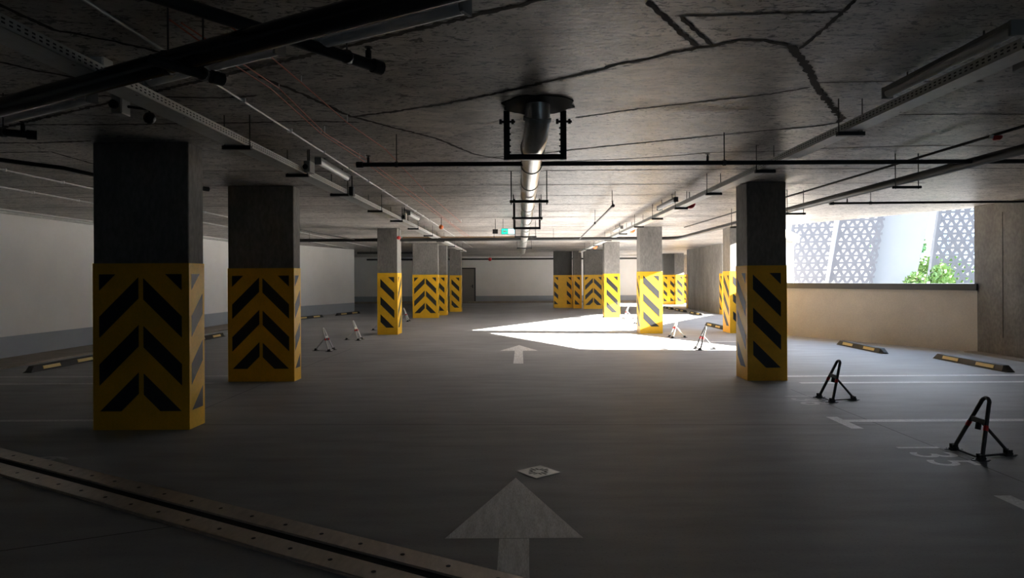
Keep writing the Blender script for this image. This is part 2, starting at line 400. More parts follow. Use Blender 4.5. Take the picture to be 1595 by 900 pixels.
def column(x0, x1, y0, y1, label, front='single', side=None, dark=False):
    cx, cy = (x0+x1)/2, (y0+y1)/2; hw, hd_ = (x1-x0)/2, (y1-y0)/2
    t = thing('concrete_column', label, 'column', (cx, cy, 0), 0, None)
    bevel(MB().box(-hw, hw, -hd_, hd_, 0, H).build('shaft', M['shaded_conc'] if dark else M['conc'], t), .012, 2)
    e = .004; b = MB().box(-hw-e, hw+e, -hd_-e, hd_+e, .002, BH)
    def face(polys, fn):
        for P in polys: b.poly([fn(u, z) for u, z in P], 1)
    q = hd_+e+.0015; ff = lambda u, z: (u, -q, z); g = lambda u, z: (u, q, z)
    W = 2*hw
    if front == 'chevron':
        face(panel_polys(-hw+.06, -.024, 1), ff); face(panel_polys(.024, hw-.07, -1), ff)
    elif front == 'single': face(panel_polys(-hw+.08, hw-.085, -1), ff)
    elif front == 'ends':
        face(panel_polys(-hw+.02, -hw+.22, -1), ff); face(panel_polys(hw-.28, hw-.05, -1), ff)
    qs = hw+e+.0015; m0 = min(.08, hd_*.25)
    # both sides: bars fall toward the front (-y)
    face(panel_polys(-hd_+m0, hd_-m0, 1), lambda u, z: (qs, u, z))
    face(panel_polys(-hd_+m0, hd_-m0, 1), lambda u, z: (-qs, u, z))
    b.build('hazard_band', [M['yellow'], M['black']], t)
    return t
column(-4.30, -3.34, 6.45, 6.75, 'wide concrete column with chevron band, largest and nearest on the left', 'chevron')
column(-4.33, -3.36, 9.48, 9.76, 'wide concrete column with chevron band, directly behind the nearest left column', 'chevron')
column(-3.90, -3.36, 17.4, 18.0, 'slim grey column with diagonal stripes beside the small barrier row on the left')
column(-4.20, -3.22, 24.8, 25.1, 'wide pale column with chevron band in the far left group', 'chevron')
column(-3.70, -3.10, 26.6, 27.1, 'slim striped column half hidden behind the far chevron column on the left')
column(-3.28, -2.76, 29.4, 29.9, 'slim striped column next to the back wall door and black downpipe')
column(3.28, 3.85, 9.32, 9.80, 'dark slim column with diagonal stripes, nearest on the right by the open window')
column(3.21, 3.81, 17.34, 17.85, 'sunlit slim column with diagonal stripes standing at the edge of the sun patch')
column(3.17, 3.76, 24.5, 25.0, 'small sunlit striped column in the middle distance, left of the sun patch column')
column(3.07, 4.00, 31.5, 31.8, 'wide column with chevron band right behind the small sunlit column', 'chevron')
column(2.60, 3.02, 32.2, 32.6, 'narrow striped column between the dark wide column and the far chevron column')
column(1.66, 2.60, 32.8, 33.2, 'wide dark far column with stripes only near its edges', 'ends', dark=True)
column(5.62, 6.20, 17.3, 17.9, 'slim column at the window corner with warm lit side, partly hidden by the dark right column')
column(8.02, 8.70, 36.3, 36.8, 'dark far column seen just right of the sunlit column', 'ends', dark=True)
column(8.66, 9.12, 36.0, 36.5, 'pale narrow striped column in the far right corner')
column(9.55, 10.0, 38.5, 39.0, 'far yellow banded column at the very back right')
for y0, y1 in ((31.6, 31.85), (26.15, 26.5)):
    b = MB().box(8.17, 8.62, y0, y1, .002, BH)
    for P in panel_polys(y0+.03, y1-.03, 1): b.poly([(8.1685, u, z) for u, z in P], 1)
    b.build('hazard_band', [M['yellow'], M['black']], pier)
tag(MB().cyl((-3.40, 29.45, 0), (-3.40, 29.45, H), .065).build('downpipe', M['blackm']), 'narrow black vertical pipe between two far left columns', 'pipe')

# ------------------------------------------------------------------ floor markings
def arrow(tipx, tipy, label):
    o = MB(); z = 0.0015
    o.poly([(0, 0, z), (-.40, -1.13, z), (-.095, -1.13, z), (-.085, -1.13, z), (.085, -1.13, z), (.40, -1.13, z)])
    o.poly([(-.085, -1.135, z), (-.083, -1.5, z), (-.09, -3.15, z), (.09, -3.15, z), (.083, -1.5, z), (.088, -1.135, z)])
    return tag(o.build('arrow_marking', M['arrow'], loc=(tipx, tipy, 0)), label, 'floor marking', 'white direction arrows')
arrow(-.05, 4.84, 'large white painted arrow on the floor nearest the camera')
arrow(-.06, 14.5, 'small distant white painted arrow in the middle of the lane')
def strip(x0, x1, y0, y1, label, m='white', z=.0013):
    return tag(MB().poly([(x0, y0, z), (x1, y0, z), (x1, y1, z), (x0, y1, z)]).build('bay_line', M[m]), label, 'floor marking', 'white parking bay lines')
def tee(x0, x1, y, sgn, label):
    mb = MB(); z = .0013
    a0, a1 = (x0, x0+.12*sgn)
    mb.poly([(a0, y-.27, z), (a1, y-.27, z), (a1, y+.27, z), (a0, y+.27, z)])
    mb.poly([(a1, y+.02, z), (x1, y+.02, z), (x1, y+.13, z), (a1, y+.13, z)])
    return tag(mb.build('bay_line', M['white']), label, 'floor marking', 'white parking bay lines')
tee(3.26, 8.7, 6.62, 1, 'white T shaped bay line between the two near right barriers')
tee(3.22, 8.7, 4.12, 1, 'white bay line end at the right edge nearest the camera')
strip(3.95, 8.7, 9.68, 9.80, 'white bay line on the right, the farther of the pair beside the dark column')
strip(3.95, 8.7, 9.06, 9.17, 'white bay line on the right, the nearer of the pair beside the dark column')
strip(-8.7, -4.5, 6.86, 6.95, 'white bay line running left from the nearest left column', 'faded')
strip(-8.7, -4.5, 9.32, 9.42, 'thin white bay line left of the second column, nearer of two', 'faded')
strip(-8.7, -4.5, 10.02, 10.12, 'thin white bay line left of the second column, farther of two', 'faded')
strip(-8.7, -3.98, 4.86, 4.96, 'faded white bay line end at the left edge beyond the metal joint', 'faded')
strip(3.9, 5.5, 15.0, 15.12, 'white bay line in shade right of the sunlit column', 'white')
def text(s, loc, rz, size, label, m='white'):
    cu = bpy.data.curves.new('t', 'FONT'); cu.body = s; cu.size = size; cu.align_x = 'CENTER'; cu.align_y = 'CENTER'
    cu.space_character = 1.12; cu.offset = .004
    o = bpy.data.objects.new('t', cu); C.objects.link(o)
    bpy.context.view_layer.update()
    me = bpy.data.meshes.new_from_object(o.evaluated_get(bpy.context.evaluated_depsgraph_get()))
    bpy.data.objects.remove(o)
    p = bpy.data.objects.new('bay_number', me); C.objects.link(p)
    me.materials.clear(); me.materials.append(M[m])
    p.location = loc; p.rotation_euler = (0, 0, rz); p.scale = (.80, 1, 1)
    return tag(p, label, 'floor marking', 'painted bay numbers')
text('135', (3.45, 5.40, .0014), -math.pi/2, .52, 'white painted number 135 beside the nearest right barrier')
text('136', (3.48, 7.87, .0014), -math.pi/2, .52, 'white painted number 136 beside the second right barrier', 'faded')
text('9', (-3.95, 5.42, .0014), math.pi/2, .42, 'faint painted number just beyond the metal joint on the left', 'faded')

# drain grate
def grate():
    t = thing('floor_drain', 'square silver drain grate with dark slots set diagonally above the near arrow tip', 'drain grate', (.125, 4.975, 0), math.radians(38))
    s = .118; m = MB().box(-s, s, -s, s, .0005, .006)
    m.build('grate_plate', M['zinc'], t)
    k = MB()
    for q in range(4):
        for i in (-1, 0, 1):
            a = math.pi/2*q+math.pi/4*0; r0, r1 = .032, .096-.022*abs(i)
            cx, cy = math.cos(a), math.sin(a); nx, ny = -cy, cx; w_ = .0095; of = i*.030
            pts = [(cx*r0+nx*(of-w_), cy*r0+ny*(of-w_)), (cx*r1+nx*(of-w_), cy*r1+ny*(of-w_)), (cx*r1+nx*(of+w_), cy*r1+ny*(of+w_)), (cx*r0+nx*(of+w_), cy*r0+ny*(of+w_))]
            k.poly([(x, y, .0068+.0002*q) for x, y in pts])
    k.build('slot', M['black'], t)
grate()

# floor expansion joint (two bolted rails with a dark gap)
t = thing('expansion_joint', 'pair of bolted metal rails crossing the floor diagonally at bottom left', 'floor joint', (0, 0, 0))
JF = Vector((-4.57, 5.47))
fa, fb = JF-JD*3.0, JF+JD*11.5
MB().beam(fa, fb, .07, .0006, .003).build('gap_shade_strip', M['joint'], t)  # flat black strip stands for the shade down in the open gap
for k in (1, -1):
    q = JN*.115*k
    r_ = MB(); r_.beam(fa+q, fb+q, .15, .0008, .014)
    r_.beam(fa+JN*.195*k, fb+JN*.195*k, .012, .0008, .007)
    L = (fb-fa).length; i = 0; s = .2
    while s < L:
        p = fa+q+JD*s; r_.cyl((p.x, p.y, .0135), (p.x, p.y, .0155), .013, 8, 1); s += .30
    r_.build('rail', [M['alu'], M['black']], t)

# ------------------------------------------------------------------ wheel stops
def make_stop(label):
    t = thing('wheel_stop', label, 'wheel stop', (0, 0, 0), 0, 'black rubber wheel stops')
    L, e = .90, .10; prof = lambda y, s: [(-.075, y, 0), (.075, y, 0), (.075*s if s < 1 else .045, y, .10*s), (-.045 if s >= 1 else -.075*s, y, .10*s)]
    m = MB(); R = [prof(-L, .25), prof(-L+e, 1), prof(L-e, 1), prof(L, .25)]
    vs = [p for r in R for p in r]; fs = [(0, 1, 2, 3), (12, 15, 14, 13)]
    for i in range(3):
        for k in range(4): fs.append((i*4+k, i*4+(k+1) % 4, (i+1)*4+(k+1) % 4, (i+1)*4+k))
    m.add(vs, fs); bevel(m.build('rubber_body', M['rubber'], t), .006, 2)
    for yy in (-.42, .42):
        for s in (-1, 1):
            r_ = MB(); P = [(s*.0735, yy-.2, .030), (s*.0735, yy+.2, .030), (s*.0555, yy+.2, .080), (s*.0555, yy-.2, .080)]
            r_.add([(x+s*.006, y, z) for x, y, z in P]+[(x-s*.006, y, z) for x, y, z in P], [(0, 1, 2, 3), (7, 6, 5, 4), (0, 4, 5, 1), (1, 5, 6, 2), (2, 6, 7, 3), (3, 7, 4, 0)])
            r_.build('reflector', M['reflect'], t)
    return t
stops = [(7.62, 10.9, 'nearest on the right, by the bare concrete wall'),
 (7.08, 13.4, 'below the open window, second on the right'),
 (5.90, 16.1, 'hidden close behind the dark right column below the window'),
 (5.86, 19.4, 'standing just left of the window corner column'),
 (7.30, 22.6, 'half hidden by the warm lit corner column'),
 (7.14, 26.2, 'in front of the far concrete pier, near end'),
 (7.14, 28.8, 'in front of the far concrete pier, middle of the far row'),
 (7.14, 31.2, 'in front of the far concrete pier, farthest end'),
 (-8.10, 11.4, 'on the left floor beside the nearest column'),
 (-8.05, 8.4, 'at the left frame edge, only its tip showing'),
 (-8.0, 16.3, 'on the left floor seen between the two wide columns'),
 (-8.25, 24.9, 'by the angled white wall, nearer of the far left two'),
 (-7.45, 27.6, 'by the angled white wall corner, farther of the far left two')]
stops = [s for s in stops if 'hidden' not in s[2]]
base = None
for x, y, lb in stops:
    lab = 'black rubber wheel stop ' + lb
    if base is None: base = make_stop(lab); base.location = (x, y, 0)
    else: dup(base, (x, y, 0), None, lab)
for o in bpy.data.objects:
    if o.name.startswith('wheel_stop') and o.location.y > 24 and o.location.x < 0: o.rotation_euler[2] = -math.atan2(2.2, 6.9)

# ------------------------------------------------------------------ parking barriers
def make_barrier(label, steel):
    t = thing('parking_barrier', label, 'parking barrier', (0, 0, 0), 0, 'folding parking barriers')
    lx = lambda z: .17*z/.48
    pts = []; zt, rr = .43, .048
    for i in range(7):
        z = .035+(zt-.035)*i/6; hwid = .165-(.165-rr)*i/6; pts.append((lx(z), hwid, z))
    for i in range(1, 8):
        a_ = math.pi*i/8; z = zt+rr*math.sin(a_); pts.append((lx(z), rr*math.cos(a_), z))
    for i in range(6, -1, -1):
        z = .035+(zt-.035)*i/6; hwid = .165-(.165-rr)*i/6; pts.append((lx(z), -hwid, z))
    MB().tube(pts, .016, 10).build('hoop', steel, t)
    z = .29; hwid = .165-(.165-rr)*(z-.035)/(zt-.035)
    MB().box(lx(z)-.012, lx(z)+.016, -hwid, hwid, z-.022, z+.022).build('cross_plate', steel, t)
    MB().cyl((lx(z), -.0, z-.015), (lx(z)-.01, 0, z-.075), .022, 12).build('lock', M['blackm'], t)
    MB().tube([(lx(z)+.01, 0, z), (.33, -.02, .03)], .013, 8).build('rear_strut', steel, t)
    r_ = MB(); r_.tube([(0, -.165, .014), (0, .165, .014)], .009, 6); r_.tube([(0, -.10, .013), (.33, -.02, .013)], .008, 6)
    r_.build('base_rail', steel, t)
    for x, y in ((0, -.165), (0, .165), (.33, -.02)):
        f = MB().box(x-.045, x+.045, y-.035, y+.035, 0, .008)
        f.box(x-.022, x+.022, y-.026, y-.018, .008, .05).box(x-.022, x+.022, y+.018, y+.026, .008, .05)
        f.cyl((x, y-.036, .035), (x, y+.036, .035), .010, 8)
        for s in (-1, 1): f.cyl((x+.036*s, y, .008), (x+.036*s, y, .020), .009, 6)
        f.box(x-.075, x+.075, y-.010, y+.010, 0, .006)
        f.build('foot', M['blackm'], t)
    for s in (-1, 1):
        z0, z1 = .225, .265
        p = lambda z: (lx(z), s*(.165-(.165-rr)*(z-.035)/(zt-.035)), z)
        MB().tube([p(z0), p(z1)], .0185, 10).build('red_reflective_band', M['red'], t)
    return t
bd = make_barrier('dark steel folding parking barrier, largest one at the right foreground beside number 135', M['darkm'])
bd.location = (3.74, 5.40, 0)
for x, y, lb in [(3.71, 7.85, 'dark steel folding parking barrier below the open window, second from the camera on the right'),
                 (3.69, 13.45, 'dark steel folding parking barrier just left of the dark right column base'),
                 ]: dup(bd, (x, y, 0), None, lb)
bl = make_barrier('sun-brightened pale steel folding parking barrier just right of the sunlit striped column', M['zinc']); bl.location = (3.76, 16.15, 0)  # pale steel holds the sunlight on this barrier; its copies share it
for x, y, r_, lb in [(3.75, 21.1, 0, 'small pale steel parking barrier at left edge of the sunlit striped column'),
                 (3.78, 23.7, 0, 'tiny pale parking barrier in the sun right of the small sunlit column'),
                 (-4.02, 13.55, math.pi, 'pale steel folding parking barrier nearest on the left, right of the second column'),
                 (-4.02, 15.95, math.pi, 'pale steel folding parking barrier second in the left row'),
                 (-4.05, 18.95, math.pi, 'pale steel parking barrier half hidden behind the slim left column'),
                 (-4.03, 22.9, math.pi, 'tiny pale parking barrier left of the far chevron column')]:
    dup(bl, (x, y, 0), r_, lb)

# ------------------------------------------------------------------ ceiling services
def tray(x0, x1, y0, y1, z, label, ys, inner):
    t = thing('cable_tray', label, 'cable tray', ((x0+x1)/2, y0, z)); c = (x1-x0)/2; L = y1-y0
    m = MB()
    m.box(-c, c, 0, L, 0, .003); m.box(-c, -c+.003, 0, L, 0, .06); m.box(c-.003, c, 0, L, 0, .06)
    xs = c+.0006 if inner > 0 else -c-.0006
    s = .03
    while s < min(L, 14):
        for zz in (.018, .036): m.poly([(xs, s, zz), (xs, s+.022, zz), (xs, s+.022, zz+.009), (xs, s, zz+.009)], 1)
        s += .045
    s = .1
    while s < min(L, 14): m.poly([(c*.5, s, -.0006), (c*.5+.012, s, -.0006), (c*.5+.012, s+.02, -.0006), (c*.5, s+.02, -.0006)], 1); s += .55
    m.build('tray_channel', [M['zinc'], M['black']], t)
    k = MB()
    for i in range(5):
        xx = -c+.03+i*(2*c-.06)/4; k.tube([(xx, 0, .018), (xx+.01, L/2, .02), (xx, L, .018)], .010, 6)
    k.build('cable_bundle', M['blackm'], t)
    for y in ys:
        MB().box(-c-.035, c+.035, y-y0-.02, y-y0+.02, -.032, -.0005).build('bracket', M['blackm'], t)
        for s_ in (-1, 1): MB().cyl((s_*(c+.022), y-y0, -.03), (s_*(c+.022), y-y0, H-z-.001), .005, 6).build('threaded_rod', M['darkm'], t)
    return t
tray(-2.47, -2.30, 1.6, 27, 2.63, 'perforated metal cable tray running away on the left half of the ceiling', [5.4, 6.86, 8.45, 10.5, 12.3, 14.2, 16.5, 19, 22, 25], 1)
tray(2.50, 2.64, 3.2, 28, 2.63, 'perforated metal cable tray running away on the right half of the ceiling', [5.0, 6.75, 8.55, 10.3, 12.1, 14.0, 16.2, 19, 22, 25], -1)

def lamp(x, y, rz, L, z, label):
    t = thing('tube_lamp', label, 'lamp', (x, y, z), rz, 'unlit tube lamps')
    bevel(MB().box(-.036, .036, -L/2, L/2, .03, .065).build('housing', M['lampbody'], t), .006)
    d_ = MB().tube([(0, -L/2+.02, .02), (0, L/2-.02, .02)], .034, 12); bevel(d_.build('diffuser', M['lamp'], t), .001)
    for s in (-1, 1): MB().box(-.037, .037, s*L/2-.010, s*L/2+.010, -.016, .066).build('end_cap', M['lampbody'], t)
    for s in (-.3, .3): MB().cyl((0, s*L, .065), (0, s*L, H-z), .006, 6).build('suspension_rod', M['darkm'], t)
    return t
jrz = math.atan2(JD.y, JD.x)-math.pi/2
lamp(-3.5, 4.72, jrz, 1.25, 2.74, 'unlit tube lamp hanging along the black ceiling joint at the far left edge')
lamp(-.68, 3.20, jrz, .98, 2.74, 'unlit tube lamp hanging along the black ceiling joint, top centre')
lamp(-1.86, 3.84, jrz, 1.2, 2.76, 'unlit tube lamp mostly hidden by the joint, between the other two along it')
lamp(-2.24, 7.7, 0, 1.2, 2.79, 'unlit tube lamp beside the left cable tray, nearest of that row')
lamp(-2.24, 13.4, 0, 1.2, 2.79, 'unlit tube lamp beside the left cable tray, farther down the row')
lamp(2.63, 4.0, 0, 1.2, 2.79, 'unlit tube lamp above the right cable tray at top right corner')
lamp(2.50, 11.0, 0, 1.3, 2.74, 'unlit tube lamp above the right cable tray, in the middle distance')
lamp(2.5, 16.6, 0, 1.3, 2.74, 'small distant unlit tube lamp over the right cable tray')

# silver drain pipe under the ceiling
t = thing('silver_pipe', 'silver wrapped pipe dropping from a ceiling hole and running away down the middle', 'pipe', (.105, 5.1, 0))
pts = [(.03, 0, H+.15), (.03, 0, 2.80), (.03, .03, 2.74), (.02, .10, 2.665), (.01, .22, 2.635), (0, .40, 2.63), (0, 6, 2.63), (-.04, 22, 2.625)]
MB().tube(pts, .10, 20).build('pipe_run', M['duct'], t)
for y in (.42, 1.2, 2.4, 3.6, 4.8, 6.0, 7.2, 9, 11, 13):
    MB().tube([(0, y, 2.63-.0015*max(0, y-6)), (0, y+.03, 2.63-.0015*max(0, y-6))], .108, 20).build('collar', M['zinc'], t)
m = MB().tube([(.03, -.0, 2.78), (.028, .01, 2.755)], .112, 20); m.build('elbow_collar', M['zinc'], t)
def ring_blob(cx, cy, r, z0, z1, n=30, jit=.12):
    P = []
    for i in range(n):
        a_ = 2*math.pi*i/n; k = r*(1+random.uniform(-jit, jit)); P.append((cx+k*math.cos(a_), cy+k*math.sin(a_)))
    return MB().prism(P, z0, z1)
ring_blob(.14, 5.12, .285, H-.012, H-.003, jit=.08).build('ceiling_hole_shade', M['joint'], ceiling)  # solid black disc under the ceiling stands for the shade inside the hole
t = thing('pipe_bracket', 'black U shaped steel bracket bolted under the ceiling hole', 'bracket', (.12, 5.33, 0))
m = MB().box(-.235, .235, -.02, .02, 2.485, 2.53); m.build('bottom_bar', M['blackm'], t)
for s in (-1, 1):
    q = MB().box(s*.235-.025, s*.235+.025, -.02, .02, 2.485, H-.001); q.build('upright', M['blackm'], t)
    q = MB()
    for i in range(6): q.cyl((s*.20, 0, 2.55+i*.05), (s*.215, 0, 2.55+i*.05), .008, 6)
    q.cyl((s*.235-.06, -.01, 2.80), (s*.235+.07, -.01, 2.80), .010, 8).cyl((s*.235+.05, -.01, 2.78), (s*.235+.05, -.01, 2.82), .012, 6)
    q.cyl((s*.235-.05, -.01, 2.78), (s*.235-.05, -.01, 2.82), .012, 6); q.build('bolt', M['blackm'], t)
for y, hw_, lb in [(8.3, .25, 'first black trapeze hanger under the silver pipe behind the U bracket'), (10.6, .25, 'second black trapeze hanger under the silver pipe'), (15.3, .26, 'third black trapeze hanger under the silver pipe by the exit sign'), (21, .25, 'farthest black trapeze hanger under the silver pipe')]:
    t = thing('pipe_hanger', lb, 'hanger', (.105, y, 0))
    MB().box(-hw_, hw_, -.02, .02, 2.48, 2.515).build('crossbar', M['blackm'], t)
    for s in (-1, 1): MB().cyl((s*(hw_-.02), 0, 2.46), (s*(hw_-.02), 0, H), .007, 6).build('threaded_rod', M['darkm'], t)
t = thing('pipe_bracket', 'small black rectangular frame around the silver pipe in the middle distance', 'bracket', (.105, 11.2, 0))
m = MB().box(-.22, .22, -.02, .02, 2.36, 2.40); m.build('bottom_bar', M['blackm'], t)
for s in (-1, 1): MB().box(s*.22-.015, s*.22+.015, -.02, .02, 2.36, H-.001).build('upright', M['blackm'], t)

# sprinkler pipes
def spipe(label, pts, r, heads=(), rods=(), cap=None, m='blackm', cat='sprinkler pipe', headm='blackm'):
    p0 = Vector(pts[0]); t = thing('sprinkler_pipe', label, cat, tuple(p0))
    P = [Vector(p)-p0 for p in pts]
    MB().tube(P, r, 12).build('pipe_run', M[m], t)
    for h in heads:
        h = Vector(h)-p0; q = MB(); q.cyl(h, h+Vector((0, 0, r+.045)), r*.55, 10); q.cyl(h+Vector((0, 0, r+.045)), h+Vector((0, 0, r+.06)), r*.35, 8)
        q.cyl(h+Vector((0, 0, r+.06)), h+Vector((0, 0, r+.065)), .022, 10); q.build('sprinkler_head', M[headm], t)
    for h in rods:
        h = Vector(h)-p0; q = MB(); q.cyl(h, Vector((h.x, h.y, H-p0.z)), .005, 6); q.tube([h+Vector((0, -.014, 0)), h+Vector((0, .014, 0))] if abs(P[-1].y) > abs(P[-1].x) else [h+Vector((-.014, 0, 0)), h+Vector((.014, 0, 0))], r+.007, 10)
        q.build('hanger_rod', M['darkm'], t)
    if cap:
        e = P[-1]; d_ = (P[-1]-P[-2]).normalized(); MB().tube([e-d_*.05, e+d_*.012], r+.008, 12).build('end_cap', M[m], t)
    return t
zz = 2.6
spipe('black sprinkler pipe running straight across the view under the silver pipe', [(8.6, 6.15, zz), (-1.56, 6.15, zz)], .022,
      heads=[(-1.46, 6.15, zz), (1.79, 6.15, zz), (5.6, 6.15, zz)], rods=[(-1.19, 6.15, zz), (1.95, 6.15, zz), (4.9, 6.15, zz)], cap=1)
spipe('black sprinkler pipe crossing the dark ceiling joint and ending with an upright head, top left', [(-2.25, 1.88, 2.72), (-.81, 3.70, 2.72)], .032,
      heads=[(-.86, 3.64, 2.72)], rods=[(-.95, 3.52, 2.72), (-1.60, 2.70, 2.72)], cap=1)
spipe('big glossy black main pipe crossing the top left of the ceiling diagonally', [(-8.6, 6.90, 2.6), (-3.29, 4.06, 2.6), (-1.2, 2.93, 2.6), (3.2, .55, 2.6)], .057, rods=[(-1.78, 3.245, 2.6), (-4.2, 4.55, 2.6)], m='gloss')
spipe('short black branch stub clamped to the big black main pipe', [(-1.74, 3.02, 2.54), (-1.55, 3.32, 2.54)], .026, rods=[(-1.60, 3.24, 2.54)], cap=1)
spipe('black pipe end with upright head at the far left edge of the frame', [(-5.6, 3.6, zz), (-3.66, 4.84, zz)], .028, heads=[(-3.72, 4.80, zz)], rods=[(-3.82, 4.74, zz)], cap=1)
spipe('long thin black pipe ending behind the nearest left column', [(-7.2, 1.6, zz), (-4.45, 6.25, zz), (-4.42, 6.9, zz), (-3.78, 7.75, zz)], .020, rods=[(-3.85, 7.65, zz)], cap=1)
spipe('thin black pipe crossing in front of the open window top', [(8.6, 9.6, 2.62), (4.7, 9.75, 2.62)], .018, heads=[(4.95, 9.74, 2.62)], rods=[(5.3, 9.73, 2.62)], cap=1)
spipe('thin dark pipe slanting to an upright head right of the silver pipe', [(1.62, 17.7, 2.6), (1.45, 10.1, 2.64)], .018, heads=[(1.45, 10.15, 2.64)], rods=[(1.45, 10.2, 2.64), (1.5, 13, 2.62)], cap=1, m='darkm')
spipe('dark branch pipe near the white angled wall on the left', [(-4.6, 17.7, 2.6), (-5.1, 12.2, 2.62)], .018, heads=[(-5.0, 12.6, 2.62)], rods=[(-4.9, 13, 2.62)], cap=1, m='darkm')
spipe('large dark grey main pipe running away at right and turning across the ceiling', [(4.36, 2.0, 2.60), (4.36, 17.2, 2.60), (4.32, 17.6, 2.60), (4.1, 17.8, 2.60), (-7.8, 17.9, 2.60)], .048,
      rods=[(-5.9, 17.9, 2.6), (-2.6, 17.88, 2.6), (.9, 17.85, 2.6)], m='darkm')
for y, lb in [(7.25, 'dark trapeze hanger under the main right pipe, nearest'), (10.2, 'dark trapeze hanger under the main right pipe, right of the dark column'), (12.9, 'dark trapeze hanger under the main right pipe behind the dark column')]:
    t = thing('pipe_hanger', lb, 'hanger', (4.36, y, 0))
    MB().cyl((-.16, 0, 2.51), (.16, 0, 2.51), .016, 8).build('crossbar', M['darkm'], t)
    for s in (-1, 1): MB().cyl((s*.13, 0, 2.49), (s*.13, 0, H), .006, 6).build('threaded_rod', M['darkm'], t)
spipe('thin brown pipe above the main pipe on the right with a red bell on it', [(4.40, 3.0, 2.80), (4.30, 10, 2.80), (4.2, 16.5, 2.80)], .014, rods=[(4.38, 5, 2.8), (4.28, 11.6, 2.8)], m='cutline', cat='pipe')
for x, z_, r_, lb in [(-2.12, 2.868, .010, 'thin pale conduit running away along the ceiling right of the left cable tray'),
                (-6.35, 2.868, .012, 'thin conduit on the ceiling seen left of the nearest column, nearer one'),
                (-7.52, 2.868, .014, 'thin conduit on the ceiling seen left of the nearest column, farther one')]:
    t = thing('conduit', lb, 'conduit', (x, 1, z_))
    MB().tube([(0, 0, 0), (0, 27, 0)], r_, 8).build('conduit_tube', M['zinc'], t)
    for i in range(14): MB().box(-.022, .022, .9+i*1.0-.01, .9+i*1.0+.01, -r_-.004, .02).build('clip', M['lamp'], t)
tag(MB().tube([(-9.83, 0, 2.82), (-9.83, 22.6, 2.82)], .035, 10).build('wall_pipe', M['zinc']), 'pale pipe running along the top of the left white wall', 'pipe')
for i, pts in enumerate([[(-1.80,3.3),(-1.77,3.77),(-1.77,4.55),(-1.83,5.89),(-1.76,7.02),(-1.80,10.4),(-1.72,15.4),(-1.75,22)],
            [(-1.74,3.3),(-1.73,3.8),(-1.71,4.55),(-1.77,5.8),(-1.72,7.1),(-1.70,10.4),(-1.66,15.4),(-1.6,22)],
            [(-1.55,3.0),(-1.52,3.7),(-1.49,4.37),(-1.46,5.41),(-1.41,6.67),(-1.46,9.65),(-1.4,15)]]):
    lb = ['red cable clipped to the ceiling, left strand of the close pair', 'red cable clipped to the ceiling, right strand of the close pair', 'single reddish cable on the ceiling nearest the silver pipe'][i]
    t = thing('red_cable', lb, 'cable', (0, 0, 0), 0, 'red cables on the ceiling')
    MB().tube([(x, y, H-.05-.02*math.sin(j*2.1+i)) for j, (x, y) in enumerate(pts)], .0045, 6).build('cable_run', M['cable'], t)
    q = MB()
    for j, (x, y) in enumerate(pts[1:]):
        z_ = H-.05-.02*math.sin((j+1)*2.1+i); q.cyl((x, y, z_), (x, y, H-.001), .004, 6)
    q.build('cable_clip', M['lamp'], t)

# boxes, cameras, bells
def dbox(name, label, cat, loc, sz, m, knob=None):
    t = thing(name, label, cat, loc)
    bevel(MB().box(-sz[0]/2, sz[0]/2, -sz[1]/2, sz[1]/2, -sz[2]/2, sz[2]/2).build('housing', m, t), .006)
    bevel(MB().box(-sz[0]/2*.9, sz[0]/2*.9, -sz[1]/2-.008, -sz[1]/2, -sz[2]/2*.9, sz[2]/2*.9).build('lid', m, t), .003)
    q = MB().cyl((0, 0, sz[2]/2), (0, 0, H-loc[2]), .008, 6); q.build('mounting_rod', M['darkm'], t)
    if knob: MB().cyl((-sz[0]*.1, -sz[1]/2-.03, -.01), (-sz[0]*.1, -sz[1]/2-.008, -.01), sz[0]*.4, 14).build('cable_gland', M['blackm'], t)
    return t
dbox('junction_box', 'pale junction box peeking over the dark ceiling joint at top left', 'junction box', (-2.62, 4.02, 2.84), (.085, .10, .10), M['lamp'])  # white material stands in for the light falling on this grey box
dbox('junction_box', 'grey junction box hanging below the dark joint by the tray end', 'junction box', (-2.80, 4.5, 2.73), (.075, .10, .14), M['boxgrey'], 1)
dbox('junction_box', 'grey junction box on the left cable tray beside the first tray lamp', 'junction box', (-2.26, 6.86, 2.70), (.07, .16, .12), M['boxgrey'], 1)
dbox('junction_box', 'small dark box on the left cable tray in the middle distance', 'junction box', (-2.262, 8.6, 2.68), (.06, .10, .12), M['blackm'])
dbox('junction_box', 'small pale box on the left cable tray farther away', 'junction box', (-2.252, 12.4, 2.71), (.08, .14, .12), M['boxgrey'], 1)
dbox('junction_box', 'dark grey box at the right frame edge above the cable tray', 'junction box', (2.83, 3.55, 2.72), (.10, .16, .14), M['lampbody'])
t = thing('dome_camera', 'small round black camera hanging below the left tray start', 'camera', (-2.6, 4.5, 2.64))
s_ = MB(); s_.tube([(0, 0, -.04), (0, 0, -.03), (0, 0, -.01), (0, 0, .01), (0, 0, .03), (0, 0, .04)], [.012, .03, .04, .04, .03, .01], 14); s_.build('dome', M['blackm'], t)
MB().cyl((0, 0, .03), (0, 0, H-2.64), .008, 6).build('stem', M['blackm'], t)
MB().tube([(0, 0, .06), (-.15, 0, .08)], .010, 6).build('cable', M['blackm'], t)
def bell(loc, r_, label, m):
    t = thing('alarm_bell', label, 'alarm', loc)
    MB().tube([(0, .03, 0), (0, 0, 0), (0, -.035, 0), (0, -.05, 0)], [r_, r_, r_*.85, r_*.3], 18).build('bell_body', m, t)
    MB().box(-.03, .03, .03, .06, -.03, .03).build('base', M['lamp'], t)
    MB().cyl((0, .045, .02), (0, .045, H-loc[2]), .007, 6).build('mounting_rod', M['darkm'], t)
